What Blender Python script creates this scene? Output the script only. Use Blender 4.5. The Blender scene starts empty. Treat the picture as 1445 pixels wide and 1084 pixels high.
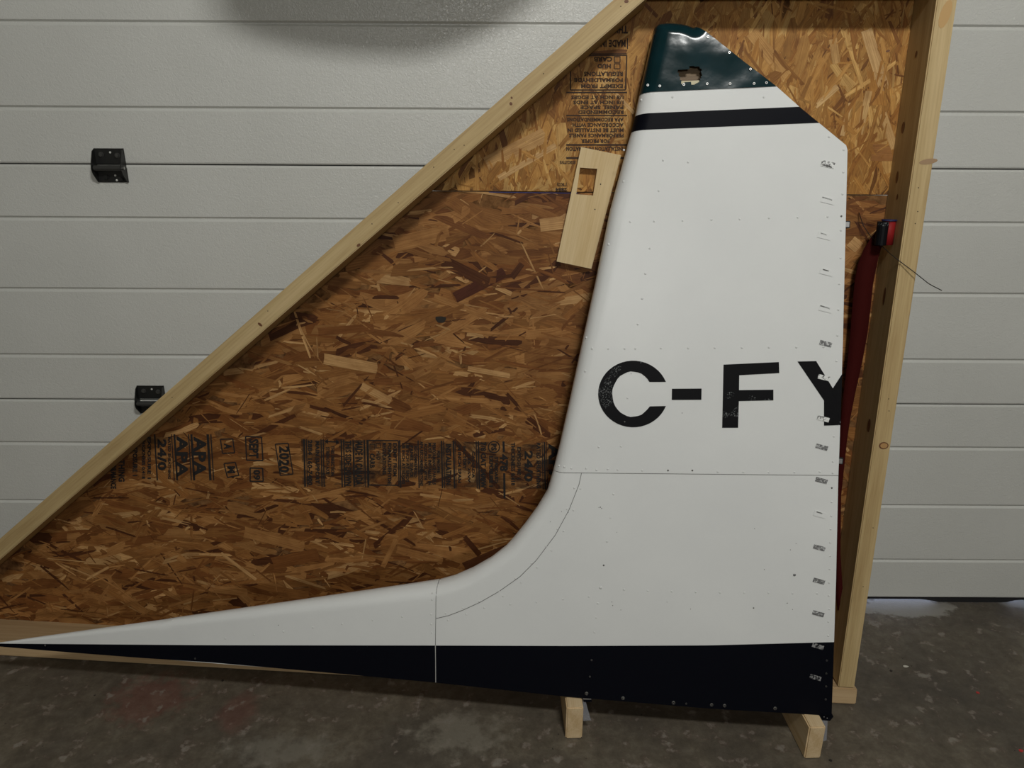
import bpy, bmesh, math, random
from mathutils import Vector, Matrix, noise
rad = math.radians
sc = bpy.context.scene
COL = sc.collection

# ------------------------------------------------------------------ camera
FPX, CAMH, PITCH, ROLL = 1085.0, 1.37, rad(20), rad(0.33)
fwd = Vector((0, math.cos(PITCH), -math.sin(PITCH)))
R0 = Vector((1, 0, 0)); U0 = Vector((0, math.sin(PITCH), math.cos(PITCH)))
RT = R0*math.cos(ROLL) + U0*math.sin(ROLL)
UP = U0*math.cos(ROLL) - R0*math.sin(ROLL)
CP = Vector((0, 0, CAMH))
cam = bpy.data.cameras.new('camera'); cam.sensor_width = 36; cam.lens = FPX/1445*36; cam.clip_start = .05
co = bpy.data.objects.new('camera', cam); COL.objects.link(co)
co.matrix_world = Matrix(((RT.x, UP.x, -fwd.x, 0), (RT.y, UP.y, -fwd.y, 0), (RT.z, UP.z, -fwd.z, CAMH), (0, 0, 0, 1)))
sc.camera = co

# ------------------------------------------------------------------ light
w = bpy.data.worlds.new('world'); sc.world = w; w.use_nodes = True
w.node_tree.nodes['Background'].inputs[0].default_value = (.62, .72, 1.0, 1)
w.node_tree.nodes['Background'].inputs[1].default_value = 8

def lamp(name, loc, target, sx, sy, power, col):
    l = bpy.data.lights.new(name, 'AREA'); l.shape = 'RECTANGLE'; l.size = sx; l.size_y = sy
    l.energy = power; l.color = col
    o = bpy.data.objects.new(name, l); COL.objects.link(o); o.location = loc
    o.rotation_euler = (Vector(target)-Vector(loc)).to_track_quat('-Z', 'Y').to_euler()
    return o
MAIN = Vector((.52, -.35, 2.93))
lamp('ceiling_light_near', MAIN, (.3, 1.4, .7), .42, .2, 37, (1, .99, .955))
lamp('ceiling_light_far', (-.05, -4.4, 2.3), (0, 1.9, 1.1), .6, .2, 44, (1, .99, .955))

sc.view_settings.view_transform = 'Standard'; sc.view_settings.look = 'None'
sc.view_settings.gamma = 1; sc.view_settings.use_curve_mapping = False
sc.view_settings.exposure = 0

# ------------------------------------------------------------------ helpers
def mat(name, col, rough=.6, metal=0, **k):
    m = bpy.data.materials.new(name); m.use_nodes = True
    b = m.node_tree.nodes['Principled BSDF']
    b.inputs['Base Color'].default_value = (*col, 1); b.inputs['Roughness'].default_value = rough
    b.inputs['Metallic'].default_value = metal
    for a, v in k.items(): b.inputs[a.replace('_', ' ')].default_value = v
    return m
class N:
    """tiny node helper"""
    def __init__(s, m): s.m = m; s.t = m.node_tree; s.b = s.t.nodes['Principled BSDF']
    def new(s, typ, **k):
        n = s.t.nodes.new(typ)
        for a, v in k.items(): setattr(n, a, v)
        return n
    def link(s, a, b): s.t.links.new(a, b)
    def coord(s, scale=(1, 1, 1), kind='Object', loc=(0, 0, 0), rot=(0, 0, 0)):
        c = s.new('ShaderNodeTexCoord'); mp = s.new('ShaderNodeMapping')
        mp.inputs['Scale'].default_value = scale; mp.inputs['Location'].default_value = loc; mp.inputs['Rotation'].default_value = rot
        s.link(c.outputs[kind], mp.inputs[0]); return mp.outputs[0]
    def noise(s, vec, scale, detail=4, rough=.55, dist=0):
        n = s.new('ShaderNodeTexNoise'); n.inputs['Scale'].default_value = scale; n.inputs['Detail'].default_value = detail
        n.inputs['Roughness'].default_value = rough; n.inputs['Distortion'].default_value = dist
        s.link(vec, n.inputs['Vector']); return n.outputs['Fac']
    def ramp(s, fac, stops, interp='LINEAR'):
        r = s.new('ShaderNodeValToRGB'); r.color_ramp.interpolation = interp
        el = r.color_ramp.elements
        while len(el) < len(stops): el.new(.5)
        for e, (p, c) in zip(el, stops):
            e.position = p; e.color = (*c, 1) if len(c) == 3 else c
        s.link(fac, r.inputs[0]); return r.outputs[0]
    def mix(s, fac, a, b, mode='MIX'):
        n = s.new('ShaderNodeMix', data_type='RGBA', blend_type=mode)
        for i, v in ((0, fac), (6, a), (7, b)):
            if hasattr(v, 'links'): s.link(v, n.inputs[i])
            elif isinstance(v, (int, float)): n.inputs[i].default_value = v
            else: n.inputs[i].default_value = (*v, 1)
        return n.outputs[2]
    def math(s, op, a, b=0, c=0):
        n = s.new('ShaderNodeMath', operation=op)
        for i, v in enumerate((a, b, c)):
            if hasattr(v, 'links'): s.link(v, n.inputs[i])
            else: n.inputs[i].default_value = v
        return n.outputs[0]
    def bump(s, h, strength, dist=.001):
        n = s.new('ShaderNodeBump'); n.inputs['Strength'].default_value = strength; n.inputs['Distance'].default_value = dist
        s.link(h, n.inputs['Height']); s.link(n.outputs[0], s.b.inputs['Normal'])
    def color(s, c): s.link(c, s.b.inputs['Base Color'])

def obj(name, me, m=None, parent=None, label=None, kind=None, loc=None):
    o = bpy.data.objects.new(name, me); COL.objects.link(o)
    if m is not None and me is not None and hasattr(me, 'materials') and not me.materials:
        me.materials.append(m)
    if parent: o.parent = parent
    if label: o['label'] = label
    if kind: o['kind'] = kind
    if loc: o.location = loc
    return o
def thing(name, label, cat, M=None, group=None, me=None, m=None):
    o = obj(name, me, m); o['label'] = label; o['category'] = cat
    if group: o['group'] = group
    if M is not None: o.matrix_world = M
    return o
def mesh(name, verts, faces, smooth=False):
    me = bpy.data.meshes.new(name); me.from_pydata([tuple(v) for v in verts], [], faces); me.update()
    if smooth: me.polygons.foreach_set('use_smooth', [True]*len(me.polygons))
    return me
def bm_mesh(name, bm, smooth=False):
    bmesh.ops.recalc_face_normals(bm, faces=bm.faces)
    me = bpy.data.meshes.new(name); bm.to_mesh(me); bm.free()
    if smooth: me.polygons.foreach_set('use_smooth', [True]*len(me.polygons))
    return me
def box_bm(x0, x1, y0, y1, z0, z1, bev=0, bm=None, seg=2):
    b = bmesh.new()
    v = [b.verts.new(p) for p in ((x0, y0, z0), (x1, y0, z0), (x1, y1, z0), (x0, y1, z0), (x0, y0, z1), (x1, y0, z1), (x1, y1, z1), (x0, y1, z1))]
    for f in ((0, 3, 2, 1), (4, 5, 6, 7), (0, 1, 5, 4), (1, 2, 6, 5), (2, 3, 7, 6), (3, 0, 4, 7)): b.faces.new([v[i] for i in f])
    if bev: bmesh.ops.bevel(b, geom=b.edges[:], offset=bev, segments=seg, affect='EDGES')
    if bm is None: return b
    t = bpy.data.meshes.new('t'); b.to_mesh(t); b.free(); bm.from_mesh(t); bpy.data.meshes.remove(t); return bm
def cyl_bm(bm, c, axis, r, h, n=16, r2=None):
    a = Vector(axis).normalized(); q = a.to_track_quat('Z', 'Y').to_matrix().to_4x4()
    bmesh.ops.create_cone(bm, cap_ends=True, segments=n, radius1=r, radius2=r if r2 is None else r2, depth=h, matrix=Matrix.Translation(c) @ q)
    return bm
def prism(pts, z0, z1, hole=None):
    """extruded polygon in local xy, between z0 and z1"""
    bm = bmesh.new(); n = len(pts)
    lo = [bm.verts.new((p[0], p[1], z0)) for p in pts]; hi = [bm.verts.new((p[0], p[1], z1)) for p in pts]
    if hole:
        lo2 = [bm.verts.new((p[0], p[1], z0)) for p in hole]; hi2 = [bm.verts.new((p[0], p[1], z1)) for p in hole]
        for i in range(n):
            j = (i+1) % n
            bm.faces.new((hi[i], hi[j], hi2[j], hi2[i])); bm.faces.new((lo[j], lo[i], lo2[i], lo2[j])); bm.faces.new((lo2[j], lo2[i], hi2[i], hi2[j]))
    else:
        a = bm.faces.new(hi); b = bm.faces.new(lo[::-1])
    for i in range(n):
        j = (i+1) % n; bm.faces.new((lo[i], lo[j], hi[j], hi[i]))
    bm.normal_update(); bmesh.ops.triangulate(bm, faces=[f for f in bm.faces if len(f.verts) > 4])
    return bm
def tube(path, r, n=8):
    P = [Vector(p) for p in path]; V = []; Fc = []
    for i, p in enumerate(P):
        t = (P[min(i+1, len(P)-1)]-P[max(i-1, 0)]).normalized(); q = t.to_track_quat('Z', 'Y').to_matrix()
        for k in range(n):
            a = 2*math.pi*k/n; V.append(p + q @ Vector((r*math.cos(a), r*math.sin(a), 0)))
    for i in range(len(P)-1):
        for k in range(n): Fc.append((i*n+k, i*n+(k+1) % n, (i+1)*n+(k+1) % n, (i+1)*n+k))
    Fc.append(tuple(range(n))[::-1]); Fc.append(tuple(range((len(P)-1)*n, len(P)*n)))
    return mesh('tube', V, Fc, True)

# survey: a point seen at pixel (x, y) of the photograph lies on a known plane of the place
def ray(x, y): return fwd + RT*((x-722.5)/FPX) - UP*((y-542)/FPX)
def onplane(x, y, P, n):
    d = ray(x, y); return CP + d*((P-CP).dot(n)/d.dot(n))
def onfloor(x, y, z=0): return onplane(x, y, Vector((0, 0, z)), Vector((0, 0, 1)))
class Plane:
    """local frame: u along the base, v up the lean, w out towards the room"""
    def __init__(s, O, e, v):
        s.O = O.copy(); s.e = e.normalized(); s.v = (v - s.e*v.dot(s.e)).normalized(); s.n = s.e.cross(s.v)
        s.M = Matrix(((s.e.x, s.v.x, s.n.x, O.x), (s.e.y, s.v.y, s.n.y, O.y), (s.e.z, s.v.z, s.n.z, O.z), (0, 0, 0, 1)))
    def uv(s, x, y, w=0):
        p = onplane(x, y, s.O + s.n*w, s.n) - s.O; return Vector((p.dot(s.e), p.dot(s.v)))
    def loc(s, x, y, w=0):
        q = s.uv(x, y, w); return Vector((q.x, q.y, w))
    def toloc(s, P):
        d = P - s.O; return Vector((d.dot(s.e), d.dot(s.v), d.dot(s.n)))

DOORY = 1.90
# ------------------------------------------------------------------ materials
def wood(name, a, b, c, ax=0, seed=0, rough=.62):
    m = mat(name, a, rough); n = N(m)
    s1 = [38, 38, 38]; s1[ax] = 1.1
    s2 = [260, 260, 260]; s2[ax] = 9
    g = n.noise(n.coord(s1, loc=(seed, seed*.7, 0)), 1, 3, .5, .6)
    g2 = n.noise(n.coord(s2, loc=(seed, 0, 0)), 1, 2, .6)
    big = n.noise(n.coord((1.3, 1.3, 1.3), loc=(seed, 3, 1)), 2.2, 3)
    c1 = n.ramp(g, [(.32, c), (.5, a), (.68, b)])
    c2 = n.mix(.35, c1, n.ramp(g2, [(.35, c), (.6, b)]))
    c3 = n.mix(n.math('MULTIPLY', big, .45), c2, c)
    n.color(c3); n.bump(g2, .25, .0006); return m
M_stud = wood('pale_spruce', (.50, .37, .175), (.60, .46, .24), (.37, .25, .105))
M_stud2 = wood('aged_spruce', (.42, .31, .15), (.50, .38, .20), (.30, .20, .09), seed=5)
M_block = wood('fresh_cut_lumber', (.66, .50, .30), (.72, .58, .37), (.52, .36, .18), ax=1, seed=2)
M_cleat = wood('pale_pine_board', (.66, .50, .26), (.72, .57, .33), (.52, .36, .16), ax=1, seed=9)
M_plate = wood('orange_lumber', (.50, .35, .19), (.58, .43, .25), (.38, .25, .12), seed=12)
M_knot = mat('knot', (.14, .055, .02), .6)
M_knot2 = mat('knot_heart', (.42, .24, .09), .6)
M_hole = mat('nail_hole', (.02, .015, .01), .8)

m = mat('osb_core', (.20, .095, .035), .9, Specular_IOR_Level=.1); n = N(m)
n.color(n.ramp(n.noise(n.coord((1, 1, 1)), 60, 5), [(.3, (.06, .025, .01)), (.7, (.26, .13, .05))])); M_osb = m
m = mat('wood_strand', (.4, .2, .08), .55, Specular_IOR_Level=.22); n = N(m)
at = n.new('ShaderNodeAttribute', attribute_name='Col'); uvn = n.new('ShaderNodeUVMap'); uvn.uv_map = 'UVMap'
mp = n.new('ShaderNodeMapping'); mp.inputs['Scale'].default_value = (14, 420, 1); n.link(uvn.outputs[0], mp.inputs[0])
g = n.noise(mp.outputs[0], 1, 4, .6, .3)
blot = n.noise(n.coord((1, 1, 1)), 22, 4, .6)
c = n.mix(n.ramp(g, [(.35, (0, 0, 0)), (.7, (1, 1, 1))]), n.mix(1, at.outputs[0], (.62, .55, .48), 'MULTIPLY'), at.outputs[0])
c = n.mix(n.ramp(blot, [(.42, (0, 0, 0)), (.75, (.6, .6, .6))]), c, n.mix(1, c, (.50, .38, .30), 'MULTIPLY'))
n.color(c); n.bump(g, .35, .0006); M_strand = m
def ink(name, col, lo, hi):
    m = mat(name, col, .8); n = N(m)
    f = n.noise(n.coord((1, 1, 1)), 130, 4, .7)
    f2 = n.noise(n.coord((1, 1, 1)), 14, 3, .6)
    a = n.ramp(n.math('ADD', n.math('MULTIPLY', f, .5), n.math('MULTIPLY', f2, .5)), [(lo, (0, 0, 0)), (hi, (1, 1, 1))])
    n.link(a, n.b.inputs['Alpha']); return m
M_ink = ink('stamp_ink', (.010, .008, .007), .29, .40)
M_ink2 = ink('faded_stamp_ink', (.040, .020, .010), .31, .43)
M_blue = mat('blue_edge_ink', (.02, .03, .16), .7)

m = mat('white_paint', (.74, .76, .745), .30, Specular_IOR_Level=.22); n = N(m)
n.color(n.ramp(n.noise(n.coord((1, 1, 1)), 3.5, 5, .6), [(.3, (.72, .735, .725)), (.7, (.765, .78, .765))]))
n.bump(n.noise(n.coord((1, 1, 1)), 4.0, 2, .4), .3, .01); M_white = m
m = mat('black_paint', (.005, .0055, .009), .45, Specular_IOR_Level=.06); n = N(m)
n.color(n.ramp(n.noise(n.coord((1, 1, 1)), 170, 3, .7), [(.70, (.0035, .004, .007)), (.82, (.05, .05, .055))])); M_black = m
m = mat('black_vinyl', (.006, .006, .007), .5, Specular_IOR_Level=.12); n = N(m)
v_ = n.new('ShaderNodeTexVoronoi'); v_.inputs['Scale'].default_value = 330; n.link(n.coord((1, 1, 1)), v_.inputs[0])
msk = n.noise(n.coord((1, 1, 1)), 11, 2, .5)
sp = n.math('MULTIPLY', n.math('GREATER_THAN', n.noise(n.coord((1, 1, 1)), 420, 2, .6), .60), n.math('GREATER_THAN', msk, .60))
n.color(n.mix(sp, (.005, .005, .006), (.16, .17, .17))); M_vinyl = m
m = mat('green_black_enamel', (.006, .03, .033), .15, Specular_IOR_Level=.22); n = N(m)
n.color(n.ramp(n.noise(n.coord((1, 1, 1)), 9, 4, .6), [(.3, (.003, .017, .019)), (.7, (.006, .027, .034))]))
n.bump(n.noise(n.coord((1, 1, 1)), 26, 3, .5), .12, .003); M_cap = m
M_cream = mat('cream_primer', (.62, .55, .36), .6)
M_brown = wood('brown_filler', (.20, .13, .06), (.28, .19, .10), (.10, .06, .03), seed=4)
M_alu = mat('bare_aluminium', (.55, .55, .55), .35, 1)
M_chrome = mat('screw_steel', (.45, .45, .44), .3, 1)
M_seam = mat('seam_dark', (.13, .13, .12), .8)
m = mat('scuffed_metal', (.22, .22, .22), .5); n = N(m)
n.color(n.ramp(n.noise(n.coord((1, 1, 1)), 260, 3, .7), [(.50, (.13, .13, .13)), (.62, (.60, .61, .60))])); M_mark = m
m = mat('scuffed_metal_light', (.5, .5, .5), .5); n = N(m)
n.color(n.ramp(n.noise(n.coord((1, 1, 1)), 200, 3, .7), [(.42, (.30, .30, .30)), (.50, (.76, .775, .76))])); M_mark2 = m
m = mat('torn_sticker', (.7, .7, .7), .5); n = N(m)
n.color(n.ramp(n.noise(n.coord((1, 1, 1)), 180, 3, .7), [(.40, (.1, .1, .1)), (.50, (.78, .79, .77))])); M_mark3 = m

m = mat('chipped_black', (.3, .3, .3), .5); n = N(m)
n.color(n.ramp(n.noise(n.coord((1, 1, 1)), 170, 3, .7), [(.47, (.006, .006, .01)), (.53, (.28, .28, .28))])); M_mark4 = m
m = mat('door_enamel', (.56, .565, .53), .27, Specular_IOR_Level=.5); n = N(m)
st = n.noise(n.coord((1, 1, 1)), 150, 3, .6, 1.2)
stain = n.new('ShaderNodeTexGradient', gradient_type='SPHERICAL')
n.link(n.coord((9, 1, 5.5), loc=(1.20*9, -DOORY, -1.30*5.5)), stain.inputs[0])
base = n.ramp(n.noise(n.coord((1, 1, 1)), 2.2, 5, .6), [(.3, (.575, .58, .545)), (.7, (.63, .635, .60))])
base = n.mix(n.math('MULTIPLY', n.math('MULTIPLY', stain.outputs[1], n.noise(n.coord((1, 1, 1)), 18, 4, .6)), .9), base, (.42, .36, .25))
spk = n.noise(n.coord((1, 1, 1.4)), 38, 2, .5)
n.color(n.mix(n.ramp(spk, [(.795, (0, 0, 0)), (.82, (1, 1, 1))]), base, (.16, .15, .13)))
n.bump(st, .9, .0012); M_door = m
M_doorgap = mat('door_joint', (.03, .03, .028), .8)
M_hinge = mat('black_hinge_steel', (.020, .020, .019), .38, .3)
M_bolt = mat('worn_bolt', (.10, .10, .095), .35, .6)
M_barrel = mat('worn_barrel', (.045, .045, .042), .4, .2)
M_rubber = mat('rubber_seal', (.01, .01, .012), .7)

m = mat('concrete', (.1, .09, .07), .72); n = N(m)
c0 = n.coord((1, 1, 1))
big = n.noise(c0, 3.0, 6, .62, .4); med = n.noise(c0, 26, 8, .72, .2); fine = n.noise(c0, 140, 4, .7)
c = n.ramp(med, [(.30, (.080, .064, .043)), (.50, (.135, .111, .077)), (.66, (.185, .158, .115))])
c = n.mix(n.ramp(big, [(.40, (0, 0, 0)), (.66, (.7, .7, .7))]), c, (.055, .046, .036))
c = n.mix(n.math('MULTIPLY', fine, .55), c, n.mix(1, c, (.4, .4, .4), 'MULTIPLY'))
c = n.mix(n.ramp(n.noise(n.coord((1, 1, 1), loc=(7, 3, 0)), 44, 3, .6), [(.69, (0, 0, 0)), (.78, (.5, .5, .5))]), c, (.24, .22, .18))
c = n.mix(n.ramp(n.noise(n.coord((1, 1, 1), loc=(2, 9, 0)), 75, 2, .5), [(.74, (0, 0, 0)), (.77, (1, 1, 1))]), c, (.018, .014, .011))
def blob(cx, cy, sx, sy, breakup=1.0, soft=(.12, .5)):
    g = n.new('ShaderNodeTexGradient', gradient_type='SPHERICAL')
    n.link(n.coord((1/sx, 1/sy, 1), loc=(-cx/sx, -cy/sy, 0)), g.inputs[0])
    return n.ramp(n.math('ADD', g.outputs[1], n.math('MULTIPLY', n.math('SUBTRACT', n.noise(c0, 24, 4, .6), .5), breakup)), [(soft[0], (0, 0, 0)), (soft[1], (1, 1, 1))])
p = onfloor(212, 985); c = n.mix(n.math('MULTIPLY', blob(p.x, p.y, .13, .11, 2), .26), c, (.20, .030, .025))
p = onfloor(335, 1005); c = n.mix(n.math('MULTIPLY', blob(p.x, p.y, .06, .09), .22), c, (.20, .030, .025))
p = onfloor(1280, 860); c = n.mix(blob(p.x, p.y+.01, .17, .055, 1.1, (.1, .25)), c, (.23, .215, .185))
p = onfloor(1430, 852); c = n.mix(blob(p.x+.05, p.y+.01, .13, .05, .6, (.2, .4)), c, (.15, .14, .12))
p = onfloor(650, 1035); c = n.mix(n.math('MULTIPLY', blob(p.x, p.y, .17, .10, 2.4, (.25, .7)), .7), c, (.20, .18, .14))
p = onfloor(400, 1060); c = n.mix(n.math('MULTIPLY', blob(p.x, p.y, .22, .09, 2.6, (.3, .8)), .6), c, (.19, .175, .14))
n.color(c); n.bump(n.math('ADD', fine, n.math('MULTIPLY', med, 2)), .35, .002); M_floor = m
M_roomwall = mat('painted_wallboard', (.50, .49, .44), .8)
M_apron = mat('outdoor_concrete', (.5, .5, .5), .8)
M_strap = mat('red_webbing', (.045, .006, .005), .85, Specular_IOR_Level=.05); n = N(M_strap)
n.bump(n.noise(n.coord((1, 1, 1)), 900, 1), .4, .0006)
M_strap2 = mat('bright_red_webbing', (.24, .012, .012), .6, Specular_IOR_Level=.2)
M_navy = mat('navy_webbing', (.012, .015, .07), .6)
M_wire = mat('wire', (.03, .022, .018), .5, .5)
m = mat('plastic_film', (.32, .33, .36), .3, Alpha=.45); M_film = m

# ------------------------------------------------------------------ the room
def struct(name, me, m, parent=None):
    o = obj(name, me, m, parent)
    if not parent: o['kind'] = 'structure'
    return o
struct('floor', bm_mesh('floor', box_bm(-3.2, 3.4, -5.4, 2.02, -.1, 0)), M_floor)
struct('ceiling', bm_mesh('ceiling', box_bm(-3.2, 3.4, -5.4, 2.02, 3.0, 3.1)), M_roomwall)
struct('wall_left', bm_mesh('wall', box_bm(-3.3, -3.2, -5.4, 2.02, 0, 3)), M_roomwall)
struct('wall_right', bm_mesh('wall', box_bm(3.4, 3.5, -5.4, 2.02, 0, 3)), M_roomwall)
struct('wall_back', bm_mesh('wall', box_bm(-3.2, 3.4, -5.5, -5.4, 0, 3)), M_roomwall)
bm = box_bm(-3.2, -2.5, DOORY-.01, 2.02, 0, 3); box_bm(2.4, 3.4, DOORY-.01, 2.02, 0, 3, bm=bm); box_bm(-2.5, 2.4, DOORY-.01, 2.02, 2.43, 3, bm=bm)
struct('wall_front', bm_mesh('wall', bm), M_roomwall)
struct('driveway', bm_mesh('apron', box_bm(-3.2, 3.4, 2.02, 6, -.1, -.001)), M_apron)

door = obj('door_1', None); door['kind'] = 'structure'; door.location = (0, DOORY, 0)
DOORZ = [.020, .627, 1.230, 1.834, 2.436]
def door_section(z0, z1, grooves, x0=-2.5, x1=2.4):
    """pressed steel skin: profile in (y, z) swept along x, ribs recessed as shallow V grooves"""
    pr = [(.045, z0+.002), (.004, z0+.0015), (.0012, z0+.003), (0, z0+.006)]
    for g in grooves: pr += [(0, g-.006), (.0012, g-.0045), (.0052, g-.0012), (.0052, g+.0012), (.0012, g+.0045), (0, g+.006)]
    pr += [(0, z1-.006), (.0012, z1-.003), (.004, z1-.0012), (.045, z1-.001)]
    V = []; Fc = []
    xs = [x0, x1]
    for x in xs: V += [(x, y, z) for y, z in pr]
    k = len(pr)
    for i in range(k-1): Fc.append((i, i+1, k+i+1, k+i))
    Fc.append((k-1, 0, k, 2*k-1)); Fc.append(tuple(range(k))[::-1]); Fc.append(tuple(range(k, 2*k)))
    bm = bmesh.new(); me = mesh('door_section', V, Fc); bm.from_mesh(me); bmesh.ops.triangulate(bm, faces=[f for f in bm.faces if len(f.verts) > 4])
    return bm_mesh('door_section', bm)
for i in range(4):
    z0, z1 = DOORZ[i], DOORZ[i+1]
    gs = [(.147, .323, .500), (.750, .925, 1.102), (1.356, 1.538, 1.71), (1.96, 2.135, 2.31)][i]
    obj('door_section', door_section(z0, z1, gs), M_door, door)
obj('door_joint', bm_mesh('j', box_bm(-2.49, 2.39, .012, .05, .02, 2.42)), M_doorgap, door)
# rubber seal along the foot of the door, uneven where daylight gets in
xs = [-2.5+i*.02 for i in range(246)]
def gap(x):
    g = 0
    for a, b, h in ((1.01, 1.26, .010), (1.455, 1.75, .009), (-.9, -.7, .004)):
        if a < x < b: g = max(g, h*min(1, (x-a)/.03, (b-x)/.05))
    return .0008+g+.0006*noise.noise(Vector((x*9, 0, 0)))
V = []; Fc = []
for x in xs: g = max(.0004, gap(x)); V += [(x, .008, g), (x, .008, .0215), (x, .018, .0215), (x, .018, g)]
for i in range(len(xs)-1):
    for k in range(4): Fc.append((i*4+k, i*4+(k+1) % 4, (i+1)*4+(k+1) % 4, (i+1)*4+k))
obj('bottom_seal', mesh('seal', V, Fc), M_rubber, door)
# hinges on the section joints
def hinge(px, py):
    P = onplane(px, py, Vector((0, DOORY, 0)), Vector((0, 1, 0)))
    h = obj('hinge', None, None, door, 'black steel door hinge'); h.location = (P.x, 0, P.z)
    W = .0350
    def leaf(zs, slotz, side=1):
        bm = box_bm(-W, W, -.0035, -.0005, min(zs), max(zs), .0006)
        return bm
    # upper leaf
    obj('upper_leaf', bm_mesh('leaf', leaf((.004, .040), 0)), M_hinge, h)
    obj('lower_leaf', bm_mesh('leaf', leaf((-.038, -.004), 0)), M_hinge, h)
    bm = bmesh.new(); cyl_bm(bm, (0, -.020, -.004), (1, 0, 0), .0065, .066, 20)
    obj('barrel', bm_mesh('barrel', bm), M_barrel, h)
    for s in (-1, 1):      # cheeks that carry the barrel
        x0, x1 = (s*.0345, s*.0325) if s > 0 else (-.0365, -.0345)
        pts = [(-.0005, .040), (-.012, .034), (-.026, .006), (-.029, -.006), (-.024, -.018), (-.006, -.038), (-.0005, -.038)]
        bm = bmesh.new()
        a = [bm.verts.new((x0, y, z)) for y, z in pts]; b = [bm.verts.new((x1, y, z)) for y, z in pts]
        bm.faces.new(a); bm.faces.new(b[::-1])
        for i in range(len(pts)): j = (i+1) % len(pts); bm.faces.new((a[i], b[i], b[j], a[j]))
        obj('cheek', bm_mesh('cheek', bm), M_hinge, h)
        bm = bmesh.new(); cyl_bm(bm, (s*.0365, -.020, -.004), (1, 0, 0), .0035, .004, 12)
        obj('roller_pin', bm_mesh('pin', bm), M_chrome, h)
    for x, z, mm in ((-.019, .026, M_bolt), (.019, .024, M_bolt), (-.015, -.026, M_hinge), (.02, -.030, M_hinge)):
        bm = bmesh.new(); cyl_bm(bm, (x, -.006, z), (0, 1, 0), .0048, .005, 6); cyl_bm(bm, (x, -.0042, z), (0, 1, 0), .0062, .0015, 16)
        obj('bolt', bm_mesh('bolt', bm), mm, h)
    for x, z in ((.003, .031), (.006, -.022), (.008, -.033)):
        bm = bmesh.new(); cyl_bm(bm, (x, -.0040, z), (0, 1, 0), .0024, .001, 12)
        obj('slot', bm_mesh('slot', bm), M_door, h)
hinge(158, 234); hinge(216, 564)

# ------------------------------------------------------------------ wooden storage frame
A = onfloor(0, 924); B = onfloor(1205, 993)
e = (B-A).normalized(); hz = Vector((-e.y, e.x, 0)); LEAN = rad(5)
PF = Plane(A, e, hz*math.sin(LEAN) + Vector((0, 0, 1))*math.cos(LEAN))
DEP = .110
frame = thing('wooden_frame', 'triangular lumber frame backed with strand board, leaning on the garage door', 'frame', PF.M)
def plank(name, a, b, width, w0, w1, m, label=None, bev=.0022, parent=frame):
    """a, b: centre line ends in frame (u, v); local X runs along the grain"""
    a = Vector((a[0], a[1], 0)); b = Vector((b[0], b[1], 0)); L = (b-a).length; d = (b-a)/L; pz = Vector((0, 0, 1)); py = pz.cross(d)
    bm = box_bm(0, L, -width/2, width/2, w0, w1, bev)
    o = obj(name, bm_mesh(name, bm), m, parent, label)
    o.matrix_local = Matrix(((d.x, py.x, 0, a.x), (d.y, py.y, 0, a.y), (0, 0, 1, 0), (0, 0, 0, 1)))
    return o
# diagonal
l0, l1 = PF.uv(0, 790), PF.uv(900, 8); u0, u1 = PF.uv(0, 760), PF.uv(863.5, 0)
dd = (l1-l0).normalized(); pp = Vector((-dd.y, dd.x))
wid = .039; c0_ = l0 + pp*wid/2; c1_ = l1 + pp*wid/2
VTOP = 1.592
tl = (c0_.y-.045)/dd.y; tr = (VTOP-c1_.y)/dd.y
D0 = c0_-dd*tl; D1 = c1_+dd*tr
diag = plank('diagonal_stud', D0, D1, wid, -DEP, 0, M_stud)
# right post
pa = (PF.uv(1323, 0)+PF.uv(1350, 0))/2; pb = (PF.uv(1184, 965)+PF.uv(1206, 965))/2
pd = (pa-pb).normalized(); PB = pb + pd*((.043-pb.y)/pd.y); PT = pb+pd*((VTOP-pb.y)/pd.y)
post = plank('upright_stud', PB, PT, .038, -DEP, 0, M_stud)
plank('top_stud', (D1.x-.03, VTOP+.019), (PT.x+.019, VTOP+.019), .038, -DEP, 0, M_stud2)
# bottom plate lies flat on the floor
ur = PF.uv(1207, 975).x
bm = box_bm(0, ur+.004-(D0.x-.06), -.021, .021, -DEP-.016, .004, .003)
bp = obj('bottom_plate', bm_mesh('bottom_plate', bm), M_plate, frame, 'orange toned bottom plate lying on the floor')
bp.matrix_local = Matrix.Translation((D0.x-.06, .0215, 0)) @ Matrix.Rotation(-LEAN, 4, 'X')
# strand board sheets
uR = lambda v: pb.x + pd.x/pd.y*(v-pb.y) + .017
def dline(v, off=.0):      # u on the diagonal's centre line at height v
    return D0.x + dd.x/dd.y*(v-D0.y)
vs0 = PF.uv(620, 269.5, -DEP).y; vs1 = PF.uv(1244, 275.5, -DEP).y
uS0 = PF.uv(620, 269.5, -DEP).x; uS1 = PF.uv(1244, 275.5, -DEP).x
vseam = lambda u: vs0 + (vs1-vs0)*(u-uS0)/(uS1-uS0)
T = .011
low_poly = [(dline(.012)+.0, .012), (uR(.012), .012), (uR(vs1), vseam(uR(vs1))-.0008), (dline(vs0), vseam(dline(vs0))-.0008)]
up_poly = [(dline(vs0), vseam(dline(vs0))+.0008), (uR(vs1), vseam(uR(vs1))+.0008), (uR(VTOP), VTOP+.03), (dline(VTOP), VTOP+.03)]
low = obj('strand_board', bm_mesh('sheet', prism(low_poly, -DEP-T, -DEP)), M_osb, frame, 'dark lower sheet of strand board')
upp = obj('strand_board', bm_mesh('sheet', prism(up_poly, -DEP-T, -DEP)), M_osb, frame, 'golden upper sheet of strand board')

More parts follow.
